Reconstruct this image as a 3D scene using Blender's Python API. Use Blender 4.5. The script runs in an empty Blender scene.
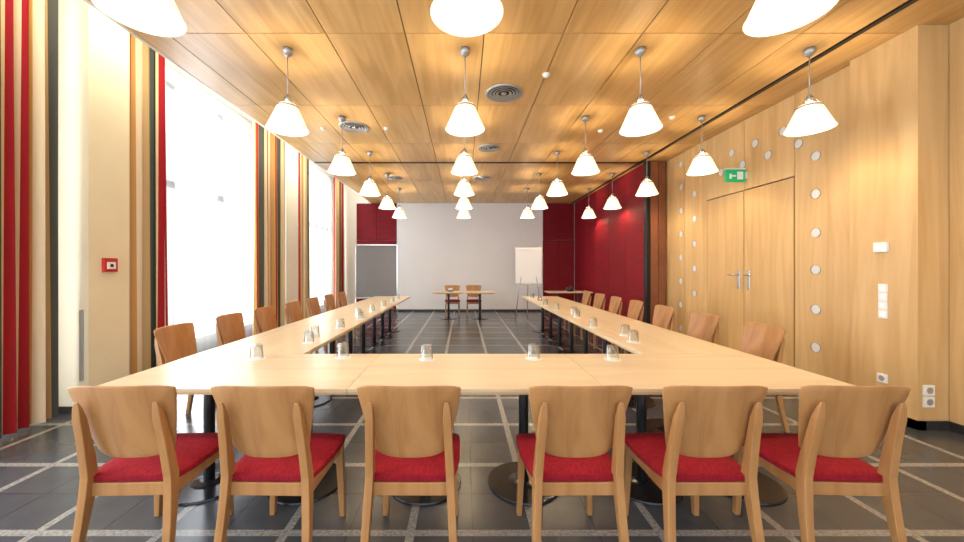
import bpy, bmesh, math, random
from mathutils import Vector, Matrix
random.seed(4)
S=bpy.context.scene
try:
    S.view_settings.view_transform='Standard'
    S.view_settings.look='None'
    S.view_settings.exposure=0.78
except Exception as e: print(e)
COL=S.collection
M={}
# ------------------------------------------------------------ materials
def newmat(name):
    m=bpy.data.materials.new(name); m.use_nodes=True
    return m,m.node_tree.nodes,m.node_tree.links,m.node_tree.nodes['Principled BSDF']
def plain(name,c,rough=.5,metal=0,spec=.5,noise=0,nscale=20):
    m,n,l,b=newmat(name)
    b.inputs['Roughness'].default_value=rough; b.inputs['Metallic'].default_value=metal
    b.inputs['Specular IOR Level'].default_value=spec
    if noise>0:
        tc=n.new('ShaderNodeTexCoord'); nz=n.new('ShaderNodeTexNoise'); nz.inputs['Scale'].default_value=nscale
        nz.inputs['Detail'].default_value=4
        r=n.new('ShaderNodeValToRGB'); r.color_ramp.elements[0].position=.3; r.color_ramp.elements[1].position=.7
        r.color_ramp.elements[0].color=(*[x*(1-noise) for x in c],1); r.color_ramp.elements[1].color=(*[min(1,x*(1+noise)) for x in c],1)
        l.new(tc.outputs['Object'],nz.inputs['Vector']); l.new(nz.outputs['Fac'],r.inputs['Fac']); l.new(r.outputs['Color'],b.inputs['Base Color'])
    else: b.inputs['Base Color'].default_value=(*c,1)
    return m
def wood(name,c1,c2,axis='Y',scale=9,rough=.35,var=0.0,spec=.5):
    m,n,l,b=newmat(name)
    tc=n.new('ShaderNodeTexCoord'); mp=n.new('ShaderNodeMapping')
    mp.inputs['Scale'].default_value={'X':(.08,1,1),'Y':(1,.08,1),'Z':(1,1,.08)}[axis]
    nz=n.new('ShaderNodeTexNoise'); nz.inputs['Scale'].default_value=scale; nz.inputs['Detail'].default_value=8; nz.inputs['Distortion'].default_value=1.2
    r=n.new('ShaderNodeValToRGB'); r.color_ramp.elements[0].position=.33; r.color_ramp.elements[1].position=.64
    r.color_ramp.elements[0].color=(*c1,1); r.color_ramp.elements[1].color=(*c2,1)
    l.new(tc.outputs['Object'],mp.inputs['Vector'])
    if var>0:
        at=n.new('ShaderNodeAttribute'); at.attribute_name='panel'
        vm=n.new('ShaderNodeVectorMath'); vm.operation='MULTIPLY_ADD'
        vm.inputs[1].default_value=(13,17,11); l.new(at.outputs['Color'],vm.inputs[0]); l.new(mp.outputs['Vector'],vm.inputs[2])
        l.new(vm.outputs['Vector'],nz.inputs['Vector'])
        hs=n.new('ShaderNodeHueSaturation'); ma=n.new('ShaderNodeMath'); ma.operation='MULTIPLY_ADD'
        ma.inputs[1].default_value=var; ma.inputs[2].default_value=1-var/2
        sp=n.new('ShaderNodeSeparateColor'); l.new(at.outputs['Color'],sp.inputs[0]); l.new(sp.outputs[0],ma.inputs[0]); l.new(ma.outputs[0],hs.inputs['Value'])
        l.new(r.outputs['Color'],hs.inputs['Color']); l.new(hs.outputs['Color'],b.inputs['Base Color'])
    else:
        l.new(mp.outputs['Vector'],nz.inputs['Vector']); l.new(r.outputs['Color'],b.inputs['Base Color'])
    l.new(nz.outputs['Fac'],r.inputs['Fac'])
    b.inputs['Roughness'].default_value=rough; b.inputs['Specular IOR Level'].default_value=spec
    return m
M['ceil']=wood('ceiling_veneer',(.53,.305,.10),(.68,.43,.17),'Y',7,.36,.12)
M['wallwood']=wood('wall_veneer',(.58,.36,.15),(.69,.47,.22),'Z',7,.4,.08)
M['doorwood']=wood('door_veneer',(.56,.345,.14),(.67,.45,.205),'Z',7,.35,.06)
M['table']=wood('table_maple',(.63,.51,.35),(.72,.61,.44),'X',7,.28)
M['tedge']=wood('table_edge',(.55,.38,.19),(.63,.45,.24),'X',7,.4)
M['chair']=wood('chair_beech',(.34,.155,.050),(.45,.225,.082),'Z',12,.33)
M['dark']=plain('dark_gap',(.04,.022,.01),.7)
M['black']=plain('black_steel',(.012,.012,.014),.3,.3)
M['blackbase']=plain('base_plate',(.03,.03,.035),.22,.6)
M['white']=plain('white_paint',(.86,.84,.78),.7,noise=.02,nscale=3)
M['cream']=plain('cream_plaster',(.80,.73,.55),.7,noise=.03,nscale=3)
M['screen']=plain('screen_wall',(.78,.785,.79),.6,noise=.015,nscale=2)
M['plastic']=plain('white_plastic',(.85,.85,.83),.35)
M['grey']=plain('grey_metal',(.42,.43,.44),.35,.6)
M['chrome']=plain('steel',(.7,.7,.7),.2,1)
M['boardgrey']=plain('felt_board',(.25,.26,.29),.8,noise=.05,nscale=40)
M['paper']=plain('paper',(.9,.92,.95),.7)
M['redplastic']=plain('red_alarm',(.50,.02,.02),.35)
M['frame']=plain('window_frame_paint',(.40,.45,.50),.45)
M['bb']=plain('baseboard_dark',(.03,.028,.027),.4)
M['brown']=plain('brown_panel',(.22,.075,.03),.4,noise=.1,nscale=5)
def redfab(name,a,bc,sc,stretch=(1,1,1),rough=.85):
    m,n,l,b=newmat(name)
    tc=n.new('ShaderNodeTexCoord'); mp=n.new('ShaderNodeMapping'); mp.inputs['Scale'].default_value=stretch
    v=n.new('ShaderNodeTexNoise'); v.inputs['Scale'].default_value=sc; v.inputs['Detail'].default_value=5
    r=n.new('ShaderNodeValToRGB'); r.color_ramp.elements[0].position=.38; r.color_ramp.elements[1].position=.62
    r.color_ramp.elements[0].color=(*a,1); r.color_ramp.elements[1].color=(*bc,1)
    l.new(tc.outputs['Object'],mp.inputs['Vector']); l.new(mp.outputs['Vector'],v.inputs['Vector']); l.new(v.outputs['Fac'],r.inputs['Fac']); l.new(r.outputs['Color'],b.inputs['Base Color'])
    b.inputs['Roughness'].default_value=rough; b.inputs['Specular IOR Level'].default_value=.2
    return m
M['seat']=redfab('red_seat_fabric',(.19,.004,.011),(.28,.008,.020),70,(2,.6,1))
M['redwall']=redfab('red_wall_fabric',(.16,.004,.010),(.21,.006,.014),9,(.25,.25,5),.55)
m,n,l,b=newmat('clear_glass'); n.remove(b)
tp=n.new('ShaderNodeBsdfTransparent'); tp.inputs[0].default_value=(.93,.95,.95,1)
gs=n.new('ShaderNodeBsdfGlossy'); gs.inputs['Roughness'].default_value=.05
lw_=n.new('ShaderNodeLayerWeight'); lw_.inputs[0].default_value=.3
mm=n.new('ShaderNodeMixShader'); l.new(lw_.outputs['Facing'],mm.inputs[0]); l.new(tp.outputs[0],mm.inputs[1]); l.new(gs.outputs[0],mm.inputs[2])
l.new(mm.outputs[0],n['Material Output'].inputs['Surface']); M['glass']=m
m,n,l,b=newmat('lamp_shade_opal'); b.inputs['Base Color'].default_value=(.95,.9,.8,1); b.inputs['Emission Color'].default_value=(1,.85,.6,1); b.inputs['Emission Strength'].default_value=.65; M['shade']=m
m,n,l,b=newmat('cove_tube'); b.inputs['Base Color'].default_value=(.95,.95,.9,1); b.inputs['Emission Color'].default_value=(1,.88,.62,1); b.inputs['Emission Strength'].default_value=3; M['tube']=m
m,n,l,b=newmat('exit_sign_green'); b.inputs['Base Color'].default_value=(.0,.35,.12,1); b.inputs['Emission Color'].default_value=(.0,.5,.18,1); b.inputs['Emission Strength'].default_value=.2; M['green']=m
m,n,l,b=newmat('porthole_glass'); b.inputs['Base Color'].default_value=(.72,.74,.74,1); b.inputs['Roughness'].default_value=.15; M['port']=m
# sheer
m,n,l,b=newmat('sheer_voile'); n.remove(b)
tr=n.new('ShaderNodeBsdfTranslucent'); tr.inputs[0].default_value=(.95,.95,.95,1)
df=n.new('ShaderNodeBsdfDiffuse'); df.inputs[0].default_value=(.9,.9,.9,1)
tp=n.new('ShaderNodeBsdfTransparent')
a1=n.new('ShaderNodeMixShader'); a1.inputs[0].default_value=.5; a2=n.new('ShaderNodeMixShader'); a2.inputs[0].default_value=.78
l.new(tr.outputs[0],a1.inputs[1]); l.new(df.outputs[0],a1.inputs[2]); l.new(a1.outputs[0],a2.inputs[1]); l.new(tp.outputs[0],a2.inputs[2])
l.new(a2.outputs[0],n['Material Output'].inputs['Surface']); M['sheer']=m
# striped curtain
m,n,l,b=newmat('striped_curtain_fabric')
uv=n.new('ShaderNodeUVMap'); sp=n.new('ShaderNodeSeparateXYZ'); fr=n.new('ShaderNodeMath'); fr.operation='FRACT'
r=n.new('ShaderNodeValToRGB'); r.color_ramp.interpolation='CONSTANT'
st=[(0,(.70,.57,.35)),(.10,(.33,.018,.025)),(.23,(.72,.63,.43)),(.32,(.33,.018,.025)),(.43,(.55,.33,.11)),(.52,(.72,.63,.45)),(.60,(.40,.05,.03)),(.68,(.50,.38,.19)),(.78,(.085,.095,.085)),(.93,(.05,.06,.055))]
e=r.color_ramp.elements
e[0].position=0; e[0].color=(*st[0][1],1); e[1].position=st[1][0]; e[1].color=(*st[1][1],1)
for p,c in st[2:]:
    x=e.new(p); x.color=(*c,1)
l.new(uv.outputs[0],sp.inputs[0]); l.new(sp.outputs[0],fr.inputs[0]); l.new(fr.outputs[0],r.inputs[0]); l.new(r.outputs[0],b.inputs['Base Color'])
b.inputs['Roughness'].default_value=.9; b.inputs['Specular IOR Level'].default_value=.1
tl=n.new('ShaderNodeBsdfTranslucent'); l.new(r.outputs[0],tl.inputs[0]); ms=n.new('ShaderNodeMixShader'); ms.inputs[0].default_value=.05
l.new(b.outputs[0],ms.inputs[1]); l.new(tl.outputs[0],ms.inputs[2]); l.new(ms.outputs[0],n['Material Output'].inputs['Surface'])
M['curtain']=m
# floor
m,n,l,b=newmat('slate_floor_granite_bands')
tc=n.new('ShaderNodeTexCoord'); sp=n.new('ShaderNodeSeparateXYZ'); l.new(tc.outputs['Object'],sp.inputs[0])
def band(out,period,width,off):
    a=n.new('ShaderNodeMath'); a.operation='ADD'; a.inputs[1].default_value=off+100*period; l.new(out,a.inputs[0])
    q=n.new('ShaderNodeMath'); q.operation='MODULO'; q.inputs[1].default_value=period; l.new(a.outputs[0],q.inputs[0])
    s=n.new('ShaderNodeMath'); s.operation='LESS_THAN'; s.inputs[1].default_value=width; l.new(q.outputs[0],s.inputs[0]); return s.outputs[0]
def mx(a_,b_):
    q=n.new('ShaderNodeMath'); q.operation='MAXIMUM'; l.new(a_,q.inputs[0]); l.new(b_,q.inputs[1]); return q.outputs[0]
P=.66
bands=mx(band(sp.outputs[0],P,.045,.3),band(sp.outputs[1],P,.045,.1))
joints=mx(band(sp.outputs[0],P/2,.005,.3-.02),band(sp.outputs[1],P/2,.005,.1-.02))
nz=n.new('ShaderNodeTexNoise'); nz.inputs['Scale'].default_value=6; nz.inputs['Detail'].default_value=6; l.new(tc.outputs['Object'],nz.inputs['Vector'])
r1=n.new('ShaderNodeValToRGB'); r1.color_ramp.elements[0].color=(.045,.052,.063,1); r1.color_ramp.elements[1].color=(.085,.094,.11,1)
l.new(nz.outputs[0],r1.inputs[0])
nz2=n.new('ShaderNodeTexNoise'); nz2.inputs['Scale'].default_value=60; nz2.inputs['Detail'].default_value=3; l.new(tc.outputs['Object'],nz2.inputs['Vector'])
r2=n.new('ShaderNodeValToRGB'); r2.color_ramp.elements[0].position=.35; r2.color_ramp.elements[1].position=.65; r2.color_ramp.elements[0].color=(.20,.198,.195,1); r2.color_ramp.elements[1].color=(.36,.355,.345,1)
l.new(nz2.outputs[0],r2.inputs[0])
m1=n.new('ShaderNodeMix'); m1.data_type='RGBA'; l.new(joints,m1.inputs[0]); l.new(r1.outputs[0],m1.inputs[6]); m1.inputs[7].default_value=(.03,.03,.032,1)
m2=n.new('ShaderNodeMix'); m2.data_type='RGBA'; l.new(bands,m2.inputs[0]); l.new(m1.outputs[2],m2.inputs[6]); l.new(r2.outputs[0],m2.inputs[7])
l.new(m2.outputs[2],b.inputs['Base Color']); b.inputs['Roughness'].default_value=.24
M['floor']=m
# ------------------------------------------------------------ mesh helpers
class B:
    def __init__(s): s.bm=bmesh.new(); s.mats=[]; s.cl=None
    def mi(s,k):
        if k not in s.mats: s.mats.append(k)
        return s.mats.index(k)
    def _tag(s,verts,k,smooth=False,rnd=None):
        i=s.mi(k); fs=set(f for v in verts for f in v.link_faces)
        for f in fs:
            f.material_index=i; f.smooth=smooth
        if rnd is not None:
            if s.cl is None: s.cl=s.bm.loops.layers.float_color.new('panel')
            for f in fs:
                for lp in f.loops: lp[s.cl]=(*rnd,1)
    def box(s,x0,x1,y0,y1,z0,z1,k,rnd=None,rot=None):
        mt=Matrix.Translation(((x0+x1)/2,(y0+y1)/2,(z0+z1)/2))
        if rot is not None: mt=mt@rot
        mt=mt@Matrix.Diagonal((abs(x1-x0),abs(y1-y0),abs(z1-z0),1))
        r=bmesh.ops.create_cube(s.bm,size=1,matrix=mt); s._tag(r['verts'],k,False,rnd)
    def cyl(s,p0,p1,r0,r1,k,seg=16,caps=True):
        p0=Vector(p0);p1=Vector(p1); d=p1-p0
        mt=Matrix.Translation((p0+p1)/2)@d.to_track_quat('Z','Y').to_matrix().to_4x4()
        r=bmesh.ops.create_cone(s.bm,cap_ends=caps,cap_tris=False,segments=seg,radius1=r0,radius2=r1,depth=d.length,matrix=mt)
        s._tag(r['verts'],k,False)
        for v in r['verts']:
            for f in v.link_faces:
                if len(f.verts)==4: f.smooth=True
    def sweep(s,pts,sz,k):
        rings=[]
        for (x,y,z),(w,d) in zip(pts,sz):
            rings.append([s.bm.verts.new((x+a*w/2,y+c*d/2,z)) for a,c in((-1,-1),(1,-1),(1,1),(-1,1))])
        i=s.mi(k)
        for a,c in zip(rings,rings[1:]):
            for j in range(4):
                f=s.bm.faces.new((a[j],a[(j+1)%4],c[(j+1)%4],c[j])); f.material_index=i
        f=s.bm.faces.new(rings[0][::-1]); f.material_index=i
        f=s.bm.faces.new(rings[-1]); f.material_index=i
    def rev(s,prof,k,c=(0,0,0),seg=32):
        rings=[[s.bm.verts.new((c[0]+r*math.cos(2*math.pi*j/seg),c[1]+r*math.sin(2*math.pi*j/seg),c[2]+z)) for j in range(seg)] for r,z in prof]
        i=s.mi(k)
        for a,b_ in zip(rings,rings[1:]):
            for j in range(seg):
                f=s.bm.faces.new((a[j],a[(j+1)%seg],b_[(j+1)%seg],b_[j])); f.material_index=i; f.smooth=True
    def grid(s,fn,nu,nv,k,th=None,smooth=True):
        i=s.mi(k)
        V=[[s.bm.verts.new(fn(a/nu,c/nv,0)) for a in range(nu+1)] for c in range(nv+1)]
        def mk(q):
            f=s.bm.faces.new(q); f.material_index=i; f.smooth=smooth
        for c in range(nv):
            for a in range(nu): mk((V[c][a],V[c][a+1],V[c+1][a+1],V[c+1][a]))
        if th:
            W=[[s.bm.verts.new(fn(a/nu,c/nv,1)) for a in range(nu+1)] for c in range(nv+1)]
            for c in range(nv):
                for a in range(nu): mk((W[c][a],W[c+1][a],W[c+1][a+1],W[c][a+1]))
            for a in range(nu):
                mk((V[0][a+1],V[0][a],W[0][a],W[0][a+1])); mk((V[nv][a],V[nv][a+1],W[nv][a+1],W[nv][a]))
            for c in range(nv):
                mk((V[c][0],V[c+1][0],W[c+1][0],W[c][0])); mk((V[c+1][nu],V[c][nu],W[c][nu],W[c+1][nu]))
    def mesh(s,name):
        bmesh.ops.recalc_face_normals(s.bm,faces=s.bm.faces[:])
        me=bpy.data.meshes.new(name); s.bm.to_mesh(me); s.bm.free()
        for k in s.mats: me.materials.append(M[k])
        return me
def obj(name,me,loc=(0,0,0),rz=0,bevel=0):
    o=bpy.data.objects.new(name,me); COL.objects.link(o); o.location=loc; o.rotation_euler=(0,0,rz)
    if bevel:
        bv=o.modifiers.new('b','BEVEL'); bv.width=bevel; bv.segments=2; bv.limit_method='ANGLE'; bv.angle_limit=math.radians(40)
    return o
RR=lambda:(random.random(),random.random(),random.random())
YB=-2.5; YF=11.7; ZC=3.5; XW=4.0; XCL=-2.95; ZK=4.25; XL=-4.15
# ------------------------------------------------------------ room shell
b=B(); b.box(-4.4,4.5,YB,YF+.2,-.15,0,'floor'); obj('floor',b.mesh('floor'))
b=B()
xs=[XCL]+[-.52+.71*i for i in range(-3,6)]+[3.5]
ys=[YB,-1.04,.38,1.80,3.22,4.64,6.06,7.14]; ys2=[7.2,8.6,10.1,YF]
for a,c in list(zip(ys,ys[1:]))+list(zip(ys2,ys2[1:])):
    for x0,x1 in zip(xs,xs[1:]):
        b.box(x0+.005,x1-.005,a+.005,c-.005,ZC,ZC+.03,'ceil',RR())
    b.box(3.56,4.45,a+.005,c-.005,ZC,ZC+.03,'ceil',RR())
b.box(XCL,4.45,YB,YF,ZC+.02,ZC+.1,'dark',RR())
b.box(XCL-.03,XCL,YB,YF,ZC,ZC+.7,'white',RR())
obj('ceiling',b.mesh('ceiling'))
b=B(); b.box(3.505,3.555,YB,YF,ZC-.012,ZC+.015,'black'); b.box(XCL,3.5,7.145,7.195,ZC-.012,ZC+.015,'black'); obj('trim_1',b.mesh('trim_1'))
b=B(); b.box(XL-.25,XCL-.03,YB,YF+.1,ZK,ZK+.1,'white'); obj('ceiling_cove',b.mesh('cove'))
b=B()
for y in [ -1.5+1.5*i for i in range(9)]:
    b.cyl((-3.05,y-.7,4.0),(-3.05,y+.7,4.0),.02,.02,'tube',10); b.box(-3.01,-2.98,y-.72,y+.72,3.96,4.04,'plastic')
obj('cove_light_strip',b.mesh('cls'))
# far wall
b=B(); b.box(-4.4,4.3,YF+.02,YF+.2,0,ZK,'white'); obj('wall_back',b.mesh('wall_back'))
b=B(); b.box(-2.14,2.58,YF-.03,YF+.02,.06,ZC,'screen'); obj('projection_screen',b.mesh('ps'))
b=B() 
for x0,x1 in((-3.45,-2.8),(-2.8,-2.16),(2.6,3.1),(3.1,3.6)):
    for z0,z1 in((.08,2.3),(2.31,3.49)): b.box(x0+.004,x1-.004,YF-.04,YF+.02,z0,z1,'redwall')
obj('wall_panel_red',b.mesh('wpr'))
b=B(); b.box(-4.1,3.6,YF-.06,YF+.02,0,.06,'bb'); obj('baseboard_back',b.mesh('bbb'))
# red right wall
b=B()
yy=7.14; n_=5; w_=(YF-.05-yy)/n_
for i in range(n_):
    b.box(3.62,3.68,yy+i*w_+.006,yy+(i+1)*w_-.006,.06,ZC-.01,'redwall')
b.box(3.66,3.8,yy,YF,0,ZC,'dark'); obj('wall_red_partition',b.mesh('wrp'))
b=B(); b.box(3.58,3.66,7.03,7.13,0,ZC-.012,'black'); b.box(3.67,3.82,7.04,7.13,0,ZC-.012,'brown'); b.box(3.83,3.97,7.04,7.13,0,ZC-.012,'brown')
obj('folded_partition_stack',b.mesh('fps'),bevel=.004)
# right wood wall
b=B(); b.box(XW+.045,XW+.2,3.66,YF,0,ZC,'dark'); obj('wall_right',b.mesh('wall_right'))
T=2.5
b=B()
def wp(y0,y1,z0,z1,x=XW,k='wallwood'): b.box(x,x+.04,y0+.004,y1-.004,z0+.003,z1-.003,k,RR())
wp(3.66,4.34,.08,ZC)
wp(5.9,6.5,.08,ZC); wp(6.5,7.12,.08,ZC)
wp(4.34,5.12,T+.01,ZC); wp(5.12,5.9,T+.01,ZC)
obj('wall_right_panelling',b.mesh('wall_panelling'))  # veneer panels that face the right wall, beside and above the door
b=B(); b.box(3.93,4.21,3.11,3.655,.08,ZC,'wallwood',RR()); obj('wall_right_pier',b.mesh('wall_right_pier'))
b=B(); b.box(4.195,4.3,YB,3.105,.08,ZC,'wallwood',RR()); b.box(4.215,4.3,3.0,3.7,0,ZC,'dark',RR()); obj('wall_right_near',b.mesh('wall_right_near'))
b=B()
b.box(XW-.012,XW+.03,3.66,4.34,0,.08,'bb'); b.box(XW-.012,XW+.03,5.9,7.03,0,.08,'bb')
b.box(3.92,3.99,3.098,3.66,0,.08,'bb'); b.box(3.92,4.2,3.098,3.2,0,.08,'bb'); b.box(4.185,4.3,YB,3.1,0,.08,'bb')
obj('baseboard_right',b.mesh('bbr'))
b=B()
for y0,y1 in((4.352,5.113),(5.127,5.888)): b.box(XW-.006,XW+.04,y0,y1,.01,T-.004,'doorwood',RR())
for yh in(5.03,5.21):
    b.cyl((XW-.01,yh,1.30),(XW-.075,yh,1.30),.011,.011,'chrome'); b.cyl((XW-.07,yh+.01,1.30),(XW-.07,yh+(-.13 if yh<5.12 else .13),1.30),.011,.011,'chrome')
    b.box(XW-.016,XW,yh-.022,yh+.022,1.1,1.37,'chrome')
obj('door_1',b.mesh('door_1'),bevel=.002)
# portholes
b=B()
def port(y,z):
    b.cyl((XW+.01,y,z),(XW-.004,y,z),.05,.05,'port',20)
    b.cyl((XW+.01,y,z),(XW-.008,y,z),.058,.056,'grey',20,caps=False)
for z in(3.11,2.67,2.24,1.8,1.38,.93,.5): port(4.08,z)
for i in range(4): port(4.5+i*.43,3.11)
for i in range(4): port(4.29+i*.43,2.88)
for i in range(7): port(6.22,3.11-i*.43)
for i in range(7): port(6.6,2.88-i*.43)
port(6.6,3.3)
obj('wall_porthole_inlays',b.mesh('ports'))
# left wall
b=B()
def lw(y0,y1,z0=0,z1=ZK,x0=XL-.2,x1=XL,k='white'): b.box(x0,x1,y0,y1,z0,z1,k)
lw(YB,-1.2); lw(2.9,4.1); lw(7.3,8.6); lw(11.2,YF+.02)
lw(-1.2,2.9,4.05,ZK); lw(4.1,7.3,4.05,ZK); lw(8.6,11.2,4.05,ZK)
lw(3.46,3.88,0,ZK,XL,-3.6,'cream'); lw(7.75,8.3,0,ZK,XL,-3.8,'white'); lw(YB,-1.2,0,ZK,XL,-3.9)
obj('wall_left',b.mesh('wall_left'))
b=B(); b.box(XL,-3.588,3.448,3.892,0,.07,'bb'); b.box(XL,-3.788,7.738,8.312,0,.07,'bb'); obj('baseboard_left',b.mesh('bbl'))
def window(name,y0,y1):
    b=B(); x0,x1=XL-.12,XL-.05
    n=3; w=(y1-y0)/n
    for i in range(n+1): b.box(x0,x1,y0+i*w-.08 if i else y0,y0+i*w+.08 if i<n else y1,0,4.05,'frame')
    for z in(.0,2.55,3.97): b.box(x0,x1,y0,y1,z,z+.10,'frame')
    b.box(x0,x1,y0,y1,.1,.3,'frame')
    obj(name,b.mesh(name))
window('window_1',-1.2,2.9); window('window_2',4.1,7.3); window('window_3',8.6,11.2)
# curtains
def curtain(name,x,y0,y1,z0,z1,per,amp,k,ns,uoff=0):
    b=B(); L=y1-y0; nu=int(L/per*14)
    def fn(u,v,_):
        a=amp*(1-.2*v)
        ph=2*math.pi*(u*L/per+.12*math.sin(u*9+v*.8))
        return (x+a*math.sin(ph)+.3*a*math.sin(ph*.37+1+v),y0+L*u+.2*per*math.sin(2*ph)*.5,z0+(z1-z0)*v)
    b.grid(fn,nu,10,k)
    me=b.mesh(name); uvl=me.uv_layers.new(name='UVMap')
    for p in me.polygons:
        for li in p.loop_indices:
            vi=me.loops[li].vertex_index; col=vi%(nu+1)
            uvl.data[li].uv=(uoff+ns*col/(nu+1),0)
    obj(name,me)
curtain('striped_curtain',-3.76,2.30,3.34,.03,4.15,.11,.05,'curtain',2.2,.72)
curtain('striped_curtain',-3.84,4.00,4.66,.03,4.15,.11,.05,'curtain',1.25,.10)
curtain('striped_curtain',-3.86,6.60,7.68,.03,4.15,.13,.055,'curtain',1.7,.45)
curtain('striped_curtain',-3.86,8.4,9.05,.03,4.15,.13,.05,'curtain',1.0,.1)
curtain('striped_curtain',-3.86,10.8,11.6,.03,4.15,.13,.05,'curtain',1.3,.3)
curtain('sheer_curtain',-4.03,4.05,7.4,.03,4.15,.18,.018,'sheer',1)
curtain('sheer_curtain',-4.03,8.5,11.3,.03,4.15,.18,.018,'sheer',1)
curtain('sheer_curtain',-4.03,-1.2,3.0,.03,4.15,.18,.018,'sheer',1)
b=B()
b.box(-3.9,-3.7,YB,3.45,4.16,4.2,'white'); b.box(-3.9,-3.7,3.9,YF,4.16,4.2,'white'); obj('curtain_rail',b.mesh('cr'))
# ------------------------------------------------------------ chair
b=B()
def py(z):
    if z<.45: return -.20-.07*((.45-z)/.45)**1.3
    return -.20-.09*((z-.45)/.43)**1.2
for sx in(-1,1):
    pts=[];sz=[]
    for z in(0,.12,.25,.38,.46,.55,.65,.74,.79,.815):
        xx=.182+.024*((.45-z)/.45) if z<.45 else .182-.016*((z-.45)/.4)
        w=.036; d=.03+.022*math.exp(-((z-.45)/.2)**2)
        if z>.78: d*=.55 if z<.8 else .2; w*=.8 if z<.8 else .45
        pts.append((sx*xx,py(z),z)); sz.append((w,d))
    b.sweep(pts,sz,'chair')
    b.sweep([(sx*.20,.205,0),(sx*.19,.20,.25),(sx*.185,.195,.43)],[(.028,.028),(.036,.036),(.04,.042)],'chair')
    b.box(sx*.185-.012,sx*.185+.012,-.18,.18,.365,.425,'chair')
b.box(-.17,.17,.185,.208,.365,.425,'chair'); b.box(-.17,.17,-.205,-.185,.365,.425,'chair')
def back(u,v,t):
    z=.535+.35*v
    w=.345+.115*min(1,v*1.1)**.95
    uu=2*u-1
    zz=z
    if v>.5: zz-=.014*abs(uu)**6*(v-.5)*2
    else: zz+=.03*abs(uu)**4*(.5-v)*2
    return (uu*w/2,py(z)+.026+.03*(uu*uu-.5)+ .012*t,zz)
b.grid(back,16,10,'chair',th=True)
def seatc(u,v,t):
    x=(2*u-1); y=(2*v-1)
    w=.225-.02*(y<0)*abs(y)
    dome=.02*(1-x**4)*(1-y**4)
    r=1-.06*(abs(x)*abs(y))**4
    return (x*w*r, y*.215*r+.01, (.428 if t else .455+dome))
b.grid(seatc,12,12,'seat',th=True)
CH=b.mesh('conference_chair')
def chair(x,y,rz): obj('conference_chair',CH,(x,y,0),rz,bevel=.004)
for x,a in zip((-1.52,-.885,-.24,.52,1.12,1.75),(.03,-.02,.0,.01,.0,-.04)): chair(x,1.84,a)
LY=(3.26,4.02,4.72,5.5,6.24,6.98,7.7); RY=(3.29,4.08,4.9,5.7,6.45,7.2,7.95)
for y in LY: chair(-2.36,y,-math.pi/2+random.uniform(-.05,.05))
for y in RY: chair(2.50,y,math.pi/2+random.uniform(-.05,.05))
chair(-.31,10.55,math.pi+.05); chair(.32,10.55,math.pi)
# ------------------------------------------------------------ tables
def table_mesh(L,W,cols,name='t'):
    b=B()
    b.box(-L/2+.0015,L/2-.0015,-W/2+.0015,W/2-.0015,.725,.745,'table')
    b.box(-L/2+.002,L/2-.002,-W/2+.002,W/2-.002,.712,.725,'tedge')
    b.box(-L/2+.06,L/2-.06,-.02,.02,.68,.712,'black')
    for x in cols:
        b.cyl((x,0,.02),(x,0,.7),.032,.032,'black',20)
        b.box(x-.03,x+.03,-W/2+.08,W/2-.08,.68,.712,'black')
        b.cyl((x,0,0),(x,0,.014),.235,.23,'blackbase',40); b.cyl((x,0,.014),(x,0,.03),.10,.05,'blackbase',30)
    return b.mesh(name)
TM=table_mesh(1.41,.8,(-.32,.32)); TM2=table_mesh(1.4,.82,(-.36,.36))
for i in range(3): obj('conference_table',TM,(-1.335+i*1.41,2.35,0),0,.002)
for i in range(4):
    obj('conference_table',TM2,(-1.63,2.75+.7+i*1.4,0),math.pi/2,.002)
    obj('conference_table',TM2,(1.775,2.75+.7+i*1.4,0),math.pi/2,.002)
TS=table_mesh(.86,.7,(0,))
obj('square_table',TS,(-.40,10.0,0),0,.002); obj('square_table',TS,(.47,10.0,0),0,.002)
TL=table_mesh(1.2,.6,(-.3,.3)); obj('side_table',TL,(2.95,10.1,0),0,.002)
# ------------------------------------------------------------ glasses
b=B()
b.rev([(.0,.102),(.034,.102),(.038,.097),(.0445,.004),(.046,.002),(.0445,.002),(.043,.004),(.0365,.090),(.0,.092)],'glass',seg=24)
b.cyl((0,0,0),(0,0,.0015),.058,.058,'paper',24)
GM=b.mesh('drinking_glass')
gl=[(-1.49,2.60),(-.88,2.64),(-.26,2.58),(.51,2.60),(1.07,2.58)]
gl+=[(-1.33+random.uniform(-.05,.02),y-.1) for y in LY]+[(1.47+random.uniform(-.03,.05),y-.1) for y in RY]
gl+=[(-1.42,3.45),(1.58,3.5),(-1.42,4.9),(1.57,5.1)]
for x,y in gl: obj('drinking_glass',GM,(x,y,.7455))
b=B(); b.box(-.08,.08,-.05,.05,0,.05,'boardgrey'); b.box(-.05,.06,-.03,.04,.05,.09,'paper'); obj('stationery_box',b.mesh('sb'),(-.35,9.95,.746),.2,.004)
b=B(); b.rev([(0,0),(.09,0),(.11,.04),(.10,.10),(.03,.13),(.025,.15),(0,.15)],'black'); b.cyl((.08,0,.07),(.15,0,.1),.012,.01,'black'); obj('coffee_pot',b.mesh('cp'),(3.0,10.1,.746))
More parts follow.
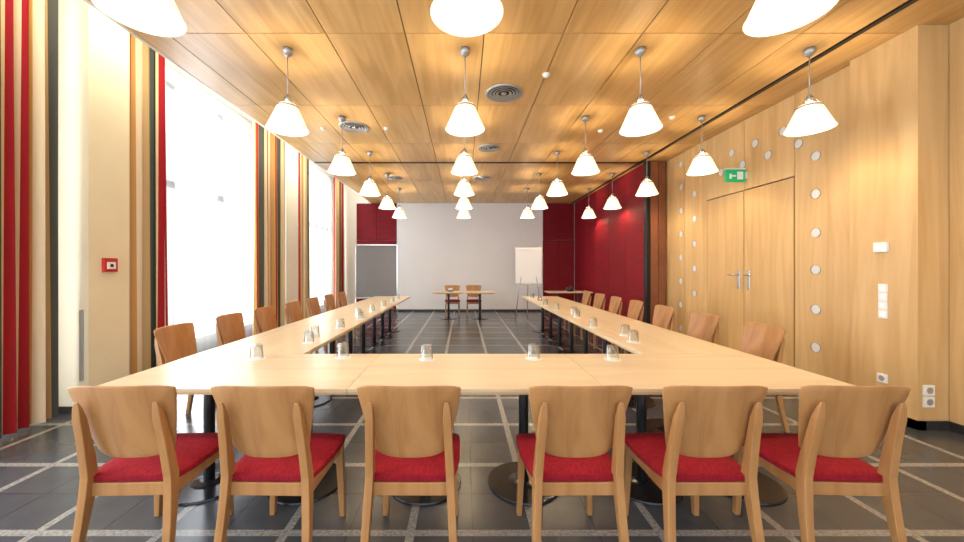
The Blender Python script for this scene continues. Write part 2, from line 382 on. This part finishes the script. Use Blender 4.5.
# ------------------------------------------------------------ boards
b=B()
b.box(-.53,.53,-.015,.015,.62,2.0,'boardgrey')
for x0,x1,z0,z1 in((-.55,-.525,.6,2.02),(.525,.55,.6,2.02),(-.55,.55,.6,.625),(-.55,.55,1.995,2.02)): b.box(x0,x1,-.022,.022,z0,z1,'chrome')
for sx in(-.54,.54):
    b.cyl((sx,0,.03),(sx,0,.62),.014,.014,'chrome'); b.box(sx-.018,sx+.018,-.25,.25,.0,.03,'chrome')
obj('pin_board',b.mesh('pb'),(-2.28,9.5,0),.06)
b=B()
b.box(-.37,.37,-.012,.012,.95,1.98,'plastic'); b.box(-.34,.34,-.022,-.012,1.0,1.9,'paper'); b.box(-.36,.36,-.035,-.01,1.9,1.97,'plastic')
b.box(-.37,.37,-.06,-.012,.93,.96,'grey')
for p in((-.38,-.10,0),(.38,-.10,0),(0,.5,0)): b.cyl(p,(p[0]*.35,.03,1.7),.012,.012,'grey')
obj('flip_chart_easel',b.mesh('fc'),(1.86,10.2,0),-.1)
# ------------------------------------------------------------ pendants
b=B()
H=2.73; SH=.225
zb=-(ZC-H); zt=zb+SH
b.rev([(.185,zb),(.088,zt),(.082,zt),(.178,zb)],'shade')
b.rev([(.185,zb),(.190,zb-.003),(.185,zb-.006),(.178,zb)],'shade')
b.rev([(.098,zt-.03),(.101,zt-.02),(.098,zt-.01)],'chrome')
for i in range(6):
    a=i*math.pi/3; b.cyl((.100*math.cos(a),.100*math.sin(a),zt-.03),(.02*math.cos(a),.02*math.sin(a),zt+.085),.0028,.0028,'chrome',6)
b.rev([(.0,zt+.1),(.018,zt+.1),(.026,zt+.07),(.026,zt+.02),(0,zt+.02)],'grey')
b.cyl((0,0,zt+.1),(0,0,-.05),.005,.005,'grey',8)
b.rev([(0,-.075),(.02,-.072),(.045,-.045),(.05,-.02),(.042,0),(0,0)],'grey')
PM=b.mesh('pendant_lamp')
for y in(1.88,3.45,5.0,6.5,8.0,9.5):
    for x in(-1.68,.02,1.70,3.32):
        o=obj('pendant_lamp',PM,(x,y,ZC))
        L=bpy.data.lights.new('bulb','POINT'); L.energy=12; L.color=(1,.81,.55); L.shadow_soft_size=.03
        lo=bpy.data.objects.new('bulb',L); COL.objects.link(lo); lo.parent=o; lo.location=(0,0,zb+.13)
# ------------------------------------------------------------ ceiling fittings
def vent(x,y,r):
    b=B(); b.rev([(r,0),(r,-.012),(r*.9,-.018),(r*.82,-.008),(r*.82,0)],'grey')
    for q in(.7,.52,.34): b.rev([(r*q,-.002),(r*(q+.1),-.016),(r*(q+.07),-.018),(r*(q-.03),-.004)],'grey')
    b.cyl((0,0,-.001),(0,0,-.004),r*.82,r*.82,'dark',32); b.cyl((0,0,-.0),(0,0,-.02),r*.15,r*.13,'grey')
    obj('air_vent',b.mesh('av'),(x,y,ZC))
vent(.49,4.32,.22); vent(-1.62,5.36,.22); vent(.45,6.3,.2); vent(-1.6,8.4,.2); vent(.45,8.4,.2)
for x,y in((-1.15,5.4),(-2.1,5.4),(2.1,5.5),(2.9,5.0),(.9,3.9)):
    b=B(); b.rev([(0,-.035),(.02,-.033),(.035,-.018),(.04,0)],'plastic',seg=20); obj('smoke_detector',b.mesh('sd'),(x,y,ZC))
# ------------------------------------------------------------ wall fittings
b=B(); b.box(-3.6,-3.57,3.585,3.725,1.36,1.50,'redplastic'); b.box(-3.572,-3.565,3.61,3.70,1.39,1.46,'paper'); b.box(-3.566,-3.56,3.64,3.67,1.41,1.44,'black'); obj('fire_alarm_call_point',b.mesh('fa'),bevel=.003)
b=B(); b.box(-3.66,-3.64,3.43,3.458,.32,1.0,'grey'); obj('radiator_valve_rod',b.mesh('rv'),bevel=.004)
b=B(); b.box(3.905,3.932,3.32,3.43,1.55,1.64,'plastic'); b.box(3.90,3.906,3.35,3.40,1.57,1.62,'paper'); obj('thermostat',b.mesh('th'),bevel=.003)
b=B()
for i in range(4): b.box(3.918,3.932,3.33,3.40,.93+i*.081,1.008+i*.081,'plastic'); b.box(3.912,3.92,3.345,3.385,.945+i*.081,.99+i*.081,'paper')
obj('light_switch',b.mesh('ls'),bevel=.003)
b=B(); b.box(3.918,3.932,3.33,3.41,.33,.41,'plastic'); b.cyl((3.92,3.37,.37),(3.914,3.37,.37),.025,.025,'grey'); obj('wall_socket',b.mesh('ws'),bevel=.002)
b=B()
for i in range(2): b.box(3.97,4.06,3.096,3.112,.2+i*.1,.29+i*.1,'plastic'); b.cyl((4.015,3.097,.245+i*.1),(4.015,3.092,.245+i*.1),.028,.028,'grey')
obj('wall_socket',b.mesh('ws2'),bevel=.002)
b=B(); b.box(3.72,3.98,5.08,5.12,2.62,2.79,'green'); b.box(3.98,4.0,5.06,5.14,2.66,2.75,'plastic'); b.box(3.71,3.99,5.07,5.13,2.79,2.81,'plastic')
b.box(3.87,3.95,5.074,5.08,2.65,2.76,'paper'); b.box(3.76,3.79,5.074,5.08,2.66,2.73,'paper'); b.box(3.79,3.85,5.074,5.08,2.69,2.71,'paper')
obj('exit_sign',b.mesh('es'))
# ------------------------------------------------------------ lights
w=bpy.data.worlds.new('W'); S.world=w; w.use_nodes=True
bg=w.node_tree.nodes['Background']; bg.inputs[0].default_value=(.86,.93,1,1); bg.inputs[1].default_value=1.6
def area(name,loc,rot,sx,sy,e,c=(1,1,1)):
    L=bpy.data.lights.new(name,'AREA'); L.shape='RECTANGLE'; L.size=sx; L.size_y=sy; L.energy=e; L.color=c
    o=bpy.data.objects.new(name,L); COL.objects.link(o); o.location=loc; o.rotation_euler=rot
r90=(0,-math.pi/2,0)
area('daylight_window_1',(-4.9,.85,2.1),r90,4,4,220,(.9,.95,1))
area('daylight_window_2',(-4.9,5.7,2.1),r90,4,3.2,175,(.9,.95,1))
area('daylight_window_3',(-4.9,9.9,2.1),r90,4,2.6,150,(.9,.95,1))
area('cove_strip_light',(-3.08,4.5,4.05),(0,math.radians(60),0),.05,13,60,(1,.86,.58))
# ------------------------------------------------------------ camera
cd=bpy.data.cameras.new('camera'); cam=bpy.data.objects.new('camera',cd); COL.objects.link(cam)
cam.location=(0,0,1.4); cam.rotation_euler=(math.pi/2,0,0)
cd.sensor_width=36; cd.lens=360/964*36; cd.shift_x=19/964; cd.shift_y=-3/964; cd.clip_start=.05
S.camera=cam
